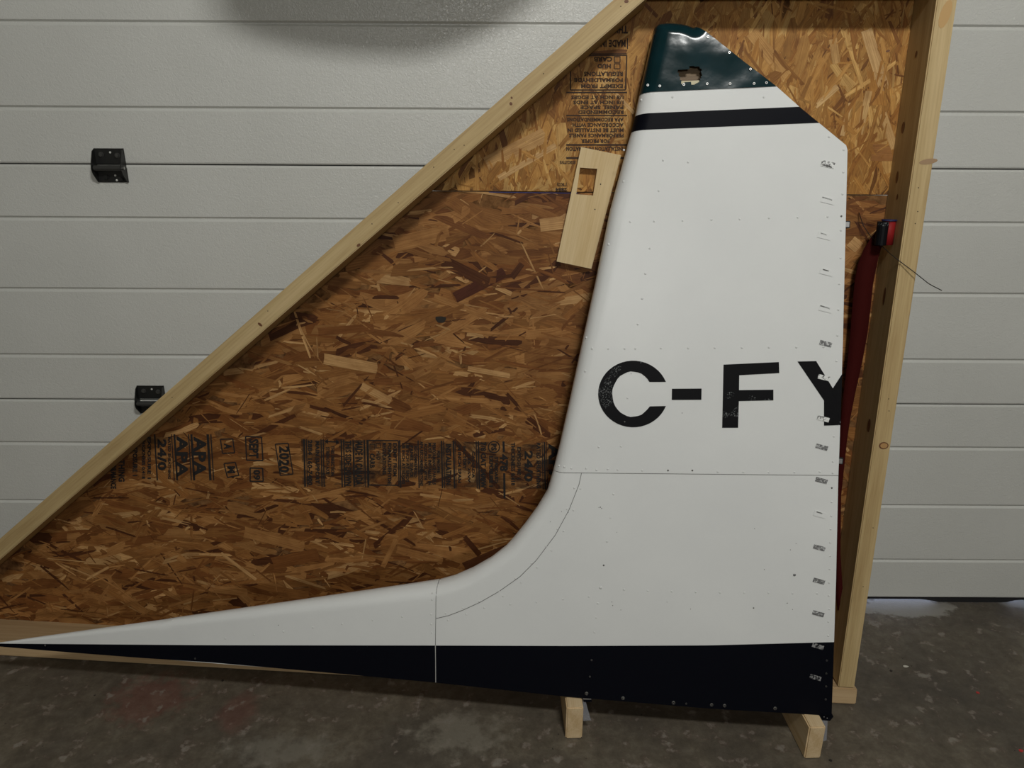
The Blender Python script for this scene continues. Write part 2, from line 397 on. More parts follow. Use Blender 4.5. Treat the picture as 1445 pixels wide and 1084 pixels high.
def inside(poly, x, y):
    s = None
    for i in range(len(poly)):
        (x0, y0), (x1, y1) = poly[i], poly[(i+1) % len(poly)]
        c = (x1-x0)*(y-y0)-(y1-y0)*(x-x0)
        if s is None: s = c > 0
        elif (c > 0) != s: return False
    return True
def strands(name, poly, seed, ang0, spread, pal, layers, specials, parent, lim=None):
    rnd = random.Random(seed); V = []; Fc = []; cols = []; uvs = []
    us = [p[0] for p in poly]; vv = [p[1] for p in poly]; U0_, U1_, V0_, V1_ = min(us), max(us), min(vv), max(vv)
    def add(cx, cy, L, W, ang, col, z, jag=.25, rect=False):
        ca, sa = math.cos(ang), math.sin(ang); r = rnd
        tp = [(-.5, -.5*r.uniform(.6, 1)), (-.5+r.uniform(0, .10)*jag*4, 0+r.uniform(-.2, .2)), (-.5+r.uniform(0, .14)*jag*4, .5*r.uniform(.6, 1)),
              (r.uniform(-.2, .2), .5), (.5-r.uniform(0, .12)*jag*4, .5*r.uniform(.4, 1)), (.5, r.uniform(-.2, .2)), (.5-r.uniform(0, .14)*jag*4, -.5*r.uniform(.5, 1)), (r.uniform(-.2, .2), -.5)]
        if rect: tp = [(-.5, -.5), (-.49, .05), (-.5, .5), (0, .5), (.48, .5), (.5, .1), (.49, -.48), (0, -.5)]
        bend = 0 if rect else r.uniform(-.35, .35)*W
        pts = [(cx + ca*x*L - sa*(y*W+bend*(x*x*4-.5)), cy + sa*x*L + ca*(y*W+bend*(x*x*4-.5))) for x, y in tp]
        if lim: pts = [(x, lim(x, y)) for x, y in pts]
        for p in pts:
            if not inside(poly, *p): return False
        tx, ty = r.uniform(-.010, .010), r.uniform(-.022, .022)
        b = len(V); k = len(pts); o1, o2 = r.uniform(0, 50), r.uniform(0, 50)
        for (x, y), q in zip(pts, tp):
            h = min(.0021, max(.0003, z + q[0]*L*tx + q[1]*W*ty)); V.append((x, y, -DEP+h))
        for (x, y) in pts: V.append((x, y, -DEP-.0002))
        Fc.append(tuple(range(b, b+k)))
        for i in range(k): j = (i+1) % k; Fc.append((b+i, b+k+i, b+k+j, b+j))
        cols.append(col); uvs.append([(q[0]*L+o1, q[1]*W+o2) for q in tp])
        return True
    for (count, L0, L1, W0, W1, z0, z1, sp) in layers:
        got = 0; tries = 0
        while got < count and tries < count*4:
            tries += 1
            cx, cy = rnd.uniform(U0_, U1_), rnd.uniform(V0_, V1_)
            if not inside(poly, cx, cy): continue
            a = ang0 + rnd.gauss(0, spread*sp); base = rnd.choices(pal, [p[3]*(3 if W1 < .012 and (i_p == 0 or i_p == 4) else 1) for i_p, p in enumerate(pal)])[0]
            k = rnd.uniform(.82, 1.15)
            if add(cx, cy, rnd.uniform(L0, L1), rnd.uniform(W0, W1), a, (base[0]*k, base[1]*k, base[2]*k), rnd.uniform(z0, z1)): got += 1
    for (x0, y0, x1, y1, wpx, col) in specials:
        a = PF.uv(x0, y0, -DEP); b = PF.uv(x1, y1, -DEP); d = b-a
        add((a.x+b.x)/2, (a.y+b.y)/2, d.length, wpx*.00158, math.atan2(d.y, d.x), col, .0019, .06, True)
    me = mesh(name, V, Fc)
    ca = me.color_attributes.new('Col', 'FLOAT_COLOR', 'CORNER'); uvl = me.uv_layers.new(name='UVMap')
    li = 0; cd = []; ud = []
    for c, uvq in zip(cols, uvs):
        for q in uvq: cd += [*c, 1]; ud += [*q]
        k = len(uvq)
        for i in range(k):
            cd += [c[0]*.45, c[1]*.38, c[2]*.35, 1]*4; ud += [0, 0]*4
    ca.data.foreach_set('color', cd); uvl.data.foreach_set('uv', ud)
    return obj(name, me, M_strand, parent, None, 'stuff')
DK = (.10, .034, .011); RB = (.225, .088, .024); MB = (.32, .145, .042); TN = (.42, .21, .070); PL = (.60, .36, .15)
pal_low = [(*DK, 5), (*RB, 24), (*MB, 42), (*TN, 27), (*PL, 5)]
pal_up = [(.22, .09, .02, 4), (.44, .215, .05, 32), (.54, .29, .078, 42), (.68, .42, .14, 14), (.34, .15, .032, 10)]
sp_low = [(583, 290, 677, 291, 42, (.60, .38, .17)), (625, 368, 690, 400, 17, DK), (642, 420, 713, 384, 16, (.10, .030, .014)), (722, 392, 737, 372, 9, DK),
          (556, 345, 634, 328, 22, TN), (612, 418, 700, 452, 9, TN), (457, 506, 533, 520, 17, PL), (510, 544, 552, 566, 12, PL), (449, 468, 528, 462, 12, RB),
          (640, 620, 705, 690, 7, DK), (655, 800, 722, 772, 16, (.12, .045, .017)), (560, 775, 625, 792, 14, TN), (655, 757, 677, 783, 9, DK), (280, 828, 350, 836, 15, TN),
          (312, 780, 362, 818, 6, PL), (385, 795, 450, 782, 22, RB), (620, 800, 700, 822, 12, TN), (470, 640, 600, 655, 9, TN), (345, 750, 430, 772, 20, TN), (540, 800, 560, 760, 8, TN),
          (1200, 340, 1212, 350, 16, PL), (762, 318, 795, 314, 18, PL), (700, 405, 722, 415, 7, PL), (660, 520, 720, 530, 8, PL)]
sp_up = [(686, 232, 770, 190, 20, (.62, .38, .15)), (703, 252, 785, 205, 8, (.66, .42, .18)), (1222, 42, 1248, 128, 14, (.68, .44, .19)), (1150, 150, 1182, 122, 8, (.70, .46, .2)),
         (1212, 190, 1226, 128, 9, (.66, .42, .17)), (1175, 55, 1180, 90, 10, (.62, .38, .14)), (1245, 160, 1262, 210, 10, (.66, .42, .17)), (852, 115, 895, 160, 5, (.66, .42, .18)),
         (1188, 192, 1200, 145, 6, (.7, .46, .2)), (1060, 45, 1110, 110, 16, (.60, .34, .11)), (1230, 215, 1262, 216, 22, (.42, .2, .06))]
strands('wood_strands', low_poly, 11, 0, .42, pal_low, [(1300, .09, .19, .018, .040, .0004, .0010, .8), (1000, .07, .17, .012, .032, .0008, .0016, .8), (1500, .04, .13, .003, .010, .0011, .0019, 1.0), (900, .02, .08, .0015, .004, .0014, .0019, 1.5), (350, .01, .03, .003, .007, .0014, .0019, 2)], sp_low, low, lambda x, y: min(y, vseam(x)-.0012) if y < vseam(x)+.02 else y)
strands('wood_strands', up_poly, 23, math.pi/2-.1, .42, pal_up, [(900, .09, .19, .018, .042, .0004, .0010, .9), (600, .07, .16, .012, .034, .0008, .0016, 1.0), (650, .04, .13, .003, .010, .0012, .0019, 1.1), (420, .015, .07, .0015, .005, .0014, .0019, 1.6)], sp_up, upp, lambda x, y: max(y, vseam(x)+.0012) if y > vseam(x)-.02 else y)

# ---- stamped lettering
WI = -DEP+.0023
_tc = {}
def glyphs(txt):
    if txt in _tc: return _tc[txt]
    cu = bpy.data.curves.new('t', 'FONT'); cu.body = txt; cu.size = 1; cu.resolution_u = 2; cu.offset = .045; cu.space_character = 1.05
    ob = bpy.data.objects.new('t', cu); COL.objects.link(ob)
    dg = bpy.context.evaluated_depsgraph_get(); me = bpy.data.meshes.new_from_object(ob.evaluated_get(dg))
    V = [v.co.copy() for v in me.vertices]; Fc = [tuple(p.vertices) for p in me.polygons]
    bpy.data.objects.remove(ob); bpy.data.curves.remove(cu); bpy.data.meshes.remove(me)
    x0 = min(v.x for v in V); x1 = max(v.x for v in V); y0 = min(v.y for v in V); y1 = max(v.y for v in V)
    r = ([((v.x-x0)/(x1-x0)-.5, (v.y-y0)/(y1-y0)-.5) for v in V], Fc); _tc[txt] = r; return r
class Stamp:
    def __init__(s, pl, w, mapper=None): s.V = []; s.F = []; s.pl = pl; s.w = w
    def _box(s, x0, y0, x1, y1):
        a = s.pl.uv(x0, y0, s.w); b = s.pl.uv(x1, y0, s.w); c = s.pl.uv(x1, y1, s.w); d = s.pl.uv(x0, y1, s.w); return a, b, c, d
    def text(s, txt, x0, y0, x1, y1, rot):
        V, Fc = glyphs(txt); a, b, c, d = s._box(x0, y0, x1, y1); k = len(s.V)
        for (x, y) in V:
            if rot == 90: fx, fy = y+.5, x+.5         # reads downwards, letter tops to the right
            elif rot == 180: fx, fy = .5-x, .5+y
            else: fx, fy = x+.5, .5-y
            p = (a*(1-fx)+b*fx)*(1-fy) + (d*(1-fx)+c*fx)*fy; s.V.append((p.x, p.y, s.w))
        s.F += [tuple(k+i for i in f) for f in Fc]
    def quad(s, pts):
        k = len(s.V)
        for p in pts: q = s.pl.uv(p[0], p[1], s.w); s.V.append((q.x, q.y, s.w))
        s.F.append(tuple(range(k, k+len(pts))))
    def line(s, x0, y0, x1, y1, t):
        dx, dy = x1-x0, y1-y0; L = math.hypot(dx, dy); nx, ny = -dy/L*t/2, dx/L*t/2
        s.quad([(x0+nx, y0+ny), (x0-nx, y0-ny), (x1-nx, y1-ny), (x1+nx, y1+ny)])
    def frame(s, P, t):
        for i in range(4): s.line(*P[i], *P[(i+1) % 4], t)
    def build(s, name, m, parent, label=None, poly=None):
        if poly: s.F = [f for f in s.F if all(inside(poly, s.V[i][0], s.V[i][1]) for i in f)]
        return obj(name, mesh(name, s.V, s.F), m, parent, label)
S = Stamp(PF, WI)
def ty(x): return 621+(x-430)*.012
def colm(x0, x1, txt, f0=0, f1=1):
    y = ty(x0); S.text(txt, x0, y+64*f0, x1, y+64*f1, 90)
def vl(x, t=1.6, f0=-.02, f1=1.03): y = ty(x); S.line(x, y+64*f0, x+1.5, y+64*f1, t)
for x, t in ((429, 2.4), (432.3, 1.2), (453, 1.6), (456, 1.6), (481.5, 2), (485, 2), (498, 1.5), (514.5, 1.4), (518, 2), (564, 2), (590, 1.6), (623, 2), (626, 1.2), (640, 2.4), (642.5, 1), (672, 1.4), (675, 2), (765, 1.2), (768, 2.2), (771, 1)): vl(x, t)
colm(434, 441, '2884 160-7400'); colm(445, 451, 'MAIN SUPPORT', .02, .96)
S.line(460, 623, 477, 624, 1.6); S.quad([(457.5, 623), (463, 619.5), (463, 626.5)]); S.quad([(479, 624), (474, 620), (474, 627.5)])
colm(460, 465, 'STRENGTH AXIS', .15, .75); colm(467, 472, 'THIS DIRECTION', .12, .78)
colm(487, 496, 'THIS SIDE DOWN'); colm(501, 512, 'MADE IN CANADA', .02, .98)
S.frame([(499.5, 622), (513.5, 622), (514, 686), (500.5, 686)], 1)
S.frame([(519.5, 621.5), (562, 622), (563, 685), (520.5, 684.5)], 1.5)
colm(521.5, 529, 'CARB', .28, .60); colm(531, 537, 'HUD', .22, .42); S.frame([(522, 627), (529, 627), (529, 634), (522, 634)], 1); S.frame([(531, 626), (537, 626), (537, 632), (531, 632)], 1)
colm(539.5, 545, 'REGULATIONS', .04, .74); colm(547, 552.5, 'FORMALDEHYDE', .04, .96); colm(554.5, 560, 'EXEMPT FROM', .04, .78)
for x, t_, a, b in ((567, '1/8 INCH AT EDGES', .04, .95), (572.8, '1/8 INCH AT ENDS', .04, .9), (578.6, 'PANEL SPACE', .1, .8), (584.2, 'RECOMMENDED', .1, .8),
                    (592.5, 'APA RECOMMENDATIONS', 0, .98), (598.3, 'ACCORDANCE WITH', .04, .85), (604.2, 'MUST BE INSTALLED IN', .03, .96), (610.2, 'PERFORMANCE PANELS', .03, .95), (616, 'FOR PROPER', .2, .7)):
    colm(x, x+4.8, t_, a, b)
colm(629, 637, 'INSTALLATION', .05, .95); colm(646, 651, '24 INCH SPAN', .05, .9); colm(653, 658, 'FACTORY', .1, .6); colm(660, 664, '215 2SW', .25, .9); colm(666, 670, 'CANADA', .2, .8)
colm(678, 686, '7/8 CAT 24/0W', 0, 1.02)
for k in range(16):
    a0, a1 = 2*math.pi*k/16, 2*math.pi*(k+1)/16
    S.line(697+8*math.cos(a0), 631+8*math.sin(a0), 697+8*math.cos(a1), 631+8*math.sin(a1), 1.6)
S.text('PS', 693, 626, 701, 636, 90)
colm(690, 696, 'EXPOSURE 1', .3, .98); colm(698, 703, 'STANDARD', .32, .9)
S.line(710.5, 623, 711, 638, 3); S.line(711.5, 668, 712, 703, 3); S.text('478', 705, 641, 717, 665, 90)
colm(721, 727, 'THICKNESS 0.418', 0, .95); colm(730, 735, 'EXPOSURE 1', .1, .8); S.text('24/0', 740, 636, 752, 680, 90); colm(757, 763, 'RATED SHEATHING', 0, 1.0)
S.text('APA', 774, 626, 790, 686, 90)
# dates
S.frame([(311, 620), (328.5, 619.5), (331, 639), (314, 640)], 1.6); S.text('A', 316, 626, 327, 634, 90)
S.frame([(316, 654.5), (332, 652.5), (337, 671), (321, 674)], 1.6); S.text('M', 320.5, 658, 332, 668, 90)
S.frame([(346.5, 616), (369, 617), (371, 650), (348, 649.5)], 1.8); S.text('SEPT', 351, 619.5, 365, 647, 90)
S.frame([(353, 660.5), (370.5, 661), (371.5, 679.5), (353, 679.5)], 1.8); S.text('09', 357, 663, 367.5, 677.5, 90)
S.frame([(388.5, 627), (406.5, 625.5), (413.5, 669), (395.5, 671)], 1.6); S.text('2020', 393.5, 630, 408.5, 667, 90)
# left group
def cl(x0, x1, txt, y0=617, y1=676): S.text(txt, x0, y0, x1, y1, 90)
for x, t in ((181, 2.4), (184, 1.2), (196, 1.6), (218, 2), (242, 1.4), (246, 2.6), (266, 1.6), (270, 3), (293, 3.4), (297.5, 1.6)): S.line(x, 613, x+4, 678, t)
cl(156, 164, 'PERFORMANCE', 640, 690); cl(167, 176, 'SHEATHING', 625, 680); cl(187, 194, 'EXPOSURE 1', 625, 672); cl(200, 205, 'THICKNESS 0.418'); cl(208, 213, 'EXPOSURE 1'); cl(222, 235, '24/0', 620, 664); cl(237, 241, 'RATED SHEATHING')
cl(249, 265, 'APA', 615, 674); cl(273, 291, 'APA', 616, 672)
S.build('printed_stamp', M_ink, low, 'band of black grading stamps with SEPT 09 2020', low_poly)
m = mat('ink_smear', (.012, .009, .008), .8); n = N(m)
n.link(n.ramp(n.noise(n.coord((1, 1, 1)), 26, 5, .65), [(.42, (0, 0, 0)), (.68, (.62, .62, .62))]), n.b.inputs['Alpha']); M_smear = m
S = Stamp(PF, WI-.00008)
for P in ([(478, 622), (690, 624), (688, 688), (480, 684)], [(425, 620), (460, 621), (460, 687), (427, 685)], [(168, 622), (300, 612), (300, 674), (160, 690)], [(690, 626), (780, 628), (778, 690), (690, 690)]): S.quad(P)
S.build('ink_smear', M_smear, low, None, low_poly)['kind'] = 'stuff'
# upper stamp, printed upside down
S = Stamp(PF, WI)
def rw(y0, y1, txt, x0=800, x1=883): S.text(txt, x0, y0, x1, y1, 180)
def hl(y, x0=799, x1=885, t=1.8): S.line(x0, y, x1, y, t)
for y, t in ((31, 2.5), (50.5, 2), (53, 1), (71, 2), (76, 1.2), (130.5, 2), (163, 1.8), (204.5, 2.4), (223, 2.6)): hl(y, 799, 885, t)
rw(36, 47.5, 'THIS SIDE DOWN', 806, 886); rw(56, 66.5, 'MADE IN CANADA', 806, 883); S.frame([(803, 54), (885.5, 54), (885.5, 69), (803, 69)], 1.6)
S.frame([(805, 78), (884.5, 78), (882.5, 127), (805, 127)], 1.8)
rw(80, 87, 'CARB', 838, 864); rw(90, 96.5, 'HUD', 843, 862); S.frame([(867, 80), (875, 80), (875, 88), (867, 88)], 1.2); S.frame([(867, 90), (875, 90), (875, 97), (867, 97)], 1.2)
rw(101, 107.5, 'REGULATIONS', 824, 879); rw(110, 116, 'FORMALDEHYDE', 810, 879); rw(118.5, 124.5, 'EXEMPT FROM', 820, 879)
for y0, t_, x0 in ((134.5, '1/8 INCH AT EDGES', 806), (141.7, '1/8 INCH AT ENDS', 809), (148.6, 'PANEL SPACE', 819), (155.4, 'RECOMMENDED', 816),
                   (166, 'APA RECOMMENDATIONS', 800), (173.6, 'ACCORDANCE WITH', 808), (181, 'MUST BE INSTALLED IN', 801), (188.4, 'PERFORMANCE PANELS', 803)):
    rw(y0, y0+5.6, t_, x0, 880)
rw(196, 202, 'FOR PROPER', 820, 860); rw(207, 213, 'INSTALLATION INFORMATION', 799, 879); rw(227, 231.5, 'EXECUTIVE', 790, 812); rw(257, 263, '(TECO)', 786, 800); rw(265, 270, '2884', 784, 800)
S.build('printed_stamp', M_ink2, upp, 'upside-down grading stamp near the apex', up_poly)
# blue inked edge at the joint of the sheets
q0, q1 = PF.uv(690, 271, WI), PF.uv(815, 272.6, WI)
obj('edge_line', mesh('l', [(q0.x, q0.y-.001, WI), (q1.x, q1.y-.001, WI), (q1.x, q1.y+.0006, WI), (q0.x, q0.y+.0004, WI)], [(0, 1, 2, 3)]), M_blue, low, 'thin blue ink line')
q = PF.uv(622, 451, WI)
obj('knot_hole', mesh('k', [(q.x+.0125*math.cos(a)*(1+.25*math.sin(3*a)), q.y+.0095*math.sin(a)*(1+.2*math.cos(2*a)), WI) for a in [i*math.pi/5 for i in range(10)]], [tuple(range(10))]), M_hole, low, 'black hole between strands')

# ---- pale board with a square window screwed to the strand board
WC = -DEP+.002
def loc_poly(P, w=0, pl=PF): return [tuple(pl.uv(x, y, w)) for x, y in P]
outer = loc_poly([(820, 207.5), (876.5, 219), (834.5, 379.5), (785.5, 369)], WC+.019); inner = loc_poly([(818.5, 236.5), (842.8, 238.4), (837, 276), (813.2, 274.3)], WC+.019)
cl_o = Vector(outer[3]); ax = (Vector(outer[0])-cl_o).normalized(); ang = math.atan2(ax.y, ax.x)-math.pi/2
Rm = Matrix.Rotation(-ang, 2); lp = lambda P: [tuple(Rm @ (Vector(p)-cl_o)) for p in P]
cleat = obj('cleat_board', bm_mesh('cleat', prism(lp(outer), WC, WC+.019, lp(inner))), M_cleat, frame, 'pale pine board with a small rectangular window cut through')
cleat.matrix_local = Matrix.Translation((cl_o.x, cl_o.y, 0)) @ Matrix.Rotation(ang, 4, 'Z')
def dot(px, py, w, rx, ry, m, name, parent=frame, pl=PF, rot=0, th=.0004):
    q = pl.uv(px, py, w); P = [(q.x+rx*math.cos(a)*math.cos(rot)-ry*math.sin(a)*math.sin(rot), q.y+rx*math.cos(a)*math.sin(rot)+ry*math.sin(a)*math.cos(rot)) for a in [i*math.pi/6 for i in range(12)]]
    return obj(name, bm_mesh(name, prism(P, w, w+th)), m, parent)
for x, y in ((847.5, 260), (839.5, 295.5)): dot(x, y, WC+.019, .0014, .0014, M_hole, 'nail_hole')
# knots and nail holes on the stud faces
for x, y, rx, ry, r_ in ((721, 146.5, .003, .0035, .7), (722, 138, .002, .0025, .7), (367, 458, .003, .006, .9), (884, 2, .0045, .003, 0), (1253, 72, .004, .002, .2), (506, 346, .005, .003, .7)):
    dot(x, y, 0, rx, ry, M_knot, 'knot', rot=r_)
for x, y in ((767, 104), (641, 211), (655, 205), (612, 236), (562, 286), (525, 316), (876, 9), (1295, 298.5), (1291.5, 315.5), (1296, 265), (1254, 563), (1254.5, 580), (1232, 745), (1218, 828), (243, 561), (378, 439)):
    dot(x, y, 0, .0011, .0011, M_hole, 'nail_hole')
k0 = dot(1247, 629, 0, .0105, .0085, M_knot, 'knot'); k1 = dot(1247.3, 629, .0004, .0078, .0060, M_knot2, 'knot_heart')
dot(1310, 228, 0, .018, .0055, mat('knot_stain', (.34, .22, .12), .6), 'knot', rot=.15)
dot(1334, 20, 0, .010, .026, mat('resin_streak', (.50, .31, .12), .6), 'resin_streak', rot=-.2)
# knots on the inner side of the post (plane facing left)
ci, si = pd.x, pd.y
for v_, w_, rx, ry in ((1.34, -.075, .008, .012), (1.24, -.07, .006, .013), (1.20, -.055, .004, .006), (1.12, -.05, .006, .010), (.99, -.05, .006, .02), (.70, -.035, .008, .016), (1.48, -.06, .005, .007)):
    u_ = pb.x + pd.x/pd.y*(v_-pb.y)-.0194
    P = []
    for i in range(12):
        a = i*math.pi/6; vv_ = v_+ry*math.cos(a); ww = w_+rx*math.sin(a); P.append((u_+pd.x/pd.y*(vv_-v_), vv_, ww))
    obj('knot', mesh('knot', P, [tuple(range(12))]), M_knot, frame)

# ------------------------------------------------------------------ the tail fin
ZB = .0905
a = onfloor(820, 986, ZB); b = onfloor(1172, 1010, ZB)
RT_ = .034          # half thickness
Pt = PF.O + PF.n*(-DEP+.006+2*RT_)
top = onplane(930, 28, Pt, PF.n)
ef = (b-a).normalized(); FF = Plane(a, ef, top-a)
fin = thing('tail_fin', 'white aircraft tail fin with black stripes and C-FY lettering, propped on blocks', 'aircraft part', FF.M)
CAPTOP = [(903.5, 130), (912, 93), (919, 62), (924.7, 37), (926.5, 32), (930.5, 28.4), (941, 26.8), (951, 26.8), (962, 27.6), (972, 29.8), (981, 33.5)]
LEPX = [(-14, 909.5), (0, 907.6), (41, 902), (127, 890.8), (228.6, 878), (400, 855.8), (520, 839.8), (583, 831.4), (616, 826.6), (639, 820), (665.6, 808.3), (692, 793.5), (712.8, 777), (736.5, 749), (757, 721), (771.9, 696), (780.7, 665),
        (789, 632), (803, 570), (821.4, 485), (840.8, 396.5), (861.5, 295.5), (886.4, 202.8), (891.8, 184), (897.6, 160)] + CAPTOP
LEU = [FF.uv(*p) for p in LEPX]
uA = LEU[0].x; uB = FF.uv(616, 826).x
def Rat(u):
    t = min(1, max(0, (u-uA)/(uB-uA))); return .0035 + (RT_-.0035)*t
def dle(p):
    best = 9
    for i in range(len(LEU)-1):
        a_, b_ = LEU[i], LEU[i+1]; d = b_-a_; t = max(0, min(1, (p-a_).dot(d)/d.length_squared)); best = min(best, (a_+d*t-p).length)
    return best
def dep(p, d=None):
    R = Rat(p.x); r = R*.85; d = dle(p) if d is None else d
    if d >= r: return 0
    k = 1-d/r; return R*(1-math.sqrt(max(0, 1-k*k)))
TS = [0, .0012, .003, .006, .010, .015, .022, .030, .040, .053]
def subdiv(pairs, step=.03):
    out = []
    for (a0, b0), (a1, b1) in zip(pairs, pairs[1:]):
        k = max(1, int(max((a1-a0).length, (b1-b0).length)/step))
        for i in range(k): t = i/k; out.append((a0.lerp(a1, t), b0.lerp(b1, t)))
    out.append(pairs[-1]); return out
def fold_patch(name, prs, m, label=None, off=0, bulge=None, hole=None, both=True, nt=6, parent=fin, step=.03):
    prs = subdiv([(FF.uv(*a), FF.uv(*b)) for a, b in prs], step)
    V = []; Fc = []; cols = 0
    for a_, b_ in prs:
        L = (b_-a_).length; ds = [t for t in TS if t < L*.55]
        while len(ds) < len(TS): ds = [L*.55*i/len(TS) for i in range(len(TS))]
        ds = ds + [ds[-1]+(L-ds[-1])*(i+1)/nt for i in range(nt)]
        fr = []; bk = []
        for d in ds:
            p = a_+(b_-a_)*(d/L); z = dep(p); q = p
            if d == 0 and off: q = a_-(b_-a_).normalized()*off
            bz = bulge(p, z) if bulge else 0
            fr.append((q.x, q.y, -(z-off)+bz)); bk.append((q.x, q.y, -(2*Rat(p.x)-z+off)-bz))
        row = (fr[::-1] + bk[1:]) if both else fr[::-1]
        cols = len(row); V += row
    for i in range(len(prs)-1):
        for j in range(cols-1):
            f = (i*cols+j, (i+1)*cols+j, (i+1)*cols+j+1, i*cols+j+1)
            if hole:
                c = sum((Vector(V[k]) for k in f), Vector())/4
                if c.z > -.02 and inpoly(c.x, c.y, hole): continue
            Fc.append(f)
    bm = bmesh.new(); me = mesh(name, V, Fc); bm.from_mesh(me); bmesh.ops.remove_doubles(bm, verts=bm.verts, dist=1e-6)
    return obj(name, bm_mesh(name, bm, True), m, parent, label)
def inpoly(x, y, P):
    c = False; j = len(P)-1
    for i in range(len(P)):
        if (P[i][1] > y) != (P[j][1] > y) and x < (P[j][0]-P[i][0])*(y-P[i][1])/(P[j][1]-P[i][1])+P[i][0]: c = not c
        j = i
    return c
TE = [((780.3, 667), (1183, 671)), ((789, 632), (1184.3, 640)), ((803, 570), (1186.5, 575)), ((821.4, 485), (1189.5, 480)), ((840.8, 396.5), (1191.5, 396)), ((861.5, 295.5), (1193.8, 300)), ((884.5, 210), (1196, 212)),
      ((887, 200), (1194, 205)), ((891.8, 184), (1155.8, 173.5)), ((897.6, 160), (1128, 150.7)), ((903.5, 130), (1095.3, 121.5))]
upper = fold_patch('upper_skin', TE, M_white, 'white upper skin carrying the registration')
fil = fold_patch('fillet_skin', [((616, 826.6), (614.8, 873)), ((639, 820), (633, 868.8)), ((665.6, 808.3), (653.8, 860.8)), ((692, 793.5), (677.4, 850)), ((712.8, 777), (704, 834.8)), ((724, 763.8), (733.5, 814)), ((740, 744.2), (757, 790.5)),
                           ((757, 721), (783.7, 755)), ((771.9, 696), (802.9, 719.7)), ((776.5, 680), (817, 684)), ((780.3, 667), (820.6, 667.4))], M_white, 'curved white fillet panel')
BOT = [(-14, 911.5), (0, 912.5), (62, 917.8), (124.6, 922.8), (200, 928.6), (300, 935), (519.6, 954.4), (615, 963.4), (797, 983), (900, 991.5), (1000, 1000), (1129, 1007.5), (1173.6, 1010)]
def botat(x):
    for (x0, y0), (x1, y1) in zip(BOT, BOT[1:]):
        if x <= x1: return y0+(y1-y0)*(x-x0)/(x1-x0)
    return BOT[-1][1]
dorsal = fold_patch('dorsal_skin', [(p, (p[0]-1, botat(p[0]-1))) for p in [(-13, 909.4), (0, 907.6), (41, 902), (127, 890.8), (228.6, 878), (400, 855.8), (520, 839.8), (615.5, 826.7)]], M_white, 'long tapering white dorsal skin')
SEAMC = [(820.6, 667.4), (817, 684), (802.9, 719.7), (783.7, 755), (757, 790.5), (733.5, 814), (704, 834.8), (677.4, 850), (653.8, 860.8), (633, 868.8), (614.8, 873)]
lowP = SEAMC + [(614.3, 911), (615, 963.4)] + [p for p in BOT if p[0] > 616] + [(1177, 906), (1179.7, 820), (1183, 671)]
P2 = [FF.uv(*p) for p in lowP]
bm = bmesh.new()
BKV = .016
for z in (0, -2*RT_):
    f = bm.faces.new([bm.verts.new((p.x, p.y + (BKV if z and len(SEAMC)+1 <= i <= len(SEAMC)+6 else 0), z)) for i, p in enumerate(P2)])
bm.normal_update(); bmesh.ops.triangulate(bm, faces=bm.faces[:])
lower = obj('lower_skin', bm_mesh('lower_skin', bm), M_white, fin, 'flat white lower skin')
# closing ribs
def ribbon(name, P, m, inset=.004, parent=fin, sub=1):
    V = []; Fc = []
    for x, y in P:
        p = FF.uv(x, y); R = Rat(p.x); V += [(p.x, p.y, -dep(p)-.0006), (p.x, p.y+(BKV*R/RT_ if name == 'bottom_rib' else 0), -2*R+dep(p)+.0006)]
    for i in range(len(P)-1): Fc.append((2*i, 2*i+1, 2*i+3, 2*i+2))
    return obj(name, mesh(name, V, Fc), m, parent)
ribbon('bottom_rib', BOT, M_black)
ribbon('rear_spar', [(981, 33.5), (1040, 79), (1095.3, 121.5), (1128, 150.7), (1155.8, 173.5), (1194, 205), (1196, 211), (1193.8, 300), (1189.5, 480), (1183, 671), (1179.7, 820), (1177, 906), (1173.6, 1010)], M_alu)
# painted stripes, each following the skin
fold_patch('black_stripe', [((891.8, 184), (1155.8, 173.5)), ((897.6, 160.5), (1128, 150.7))], M_black, 'black band under the tip', off=.0005, parent=upper, step=.005)
def band(x0, x1, parent, kx=14):
    def topy(x):
        T_ = [(-14, 909.6), (0, 908.3), (41, 908.6), (120, 909.2), (300, 910.6), (615, 911), (800, 911.6), (1000, 910.8), (1177, 906.2)]
        for (a0, b0), (a1, b1) in zip(T_, T_[1:]):
            if x <= a1: return b0+(b1-b0)*(x-a0)/(a1-a0)
        return 906.2
    V = []; Fc = []; k = int((x1-x0)/kx)
    for i in range(k+1):
        x = x0+(x1-x0)*i/k; yb = botat(x); yt = min(topy(x), yb-.5)
        for j in range(5):
            t = j/4; p = FF.uv(x-(3.5*t if x > 1170 else 0), yt+(yb-yt)*t); V.append((p.x, p.y, -dep(p)+.0005))
    for i in range(k):
        for j in range(4): a_ = i*5+j; Fc.append((a_, a_+1, a_+6, a_+5))
    obj('black_stripe', mesh('stripe', V, Fc, True), M_black, parent, 'black band along the foot')
band(-13, 614.5, dorsal); band(615, 1177, lower)
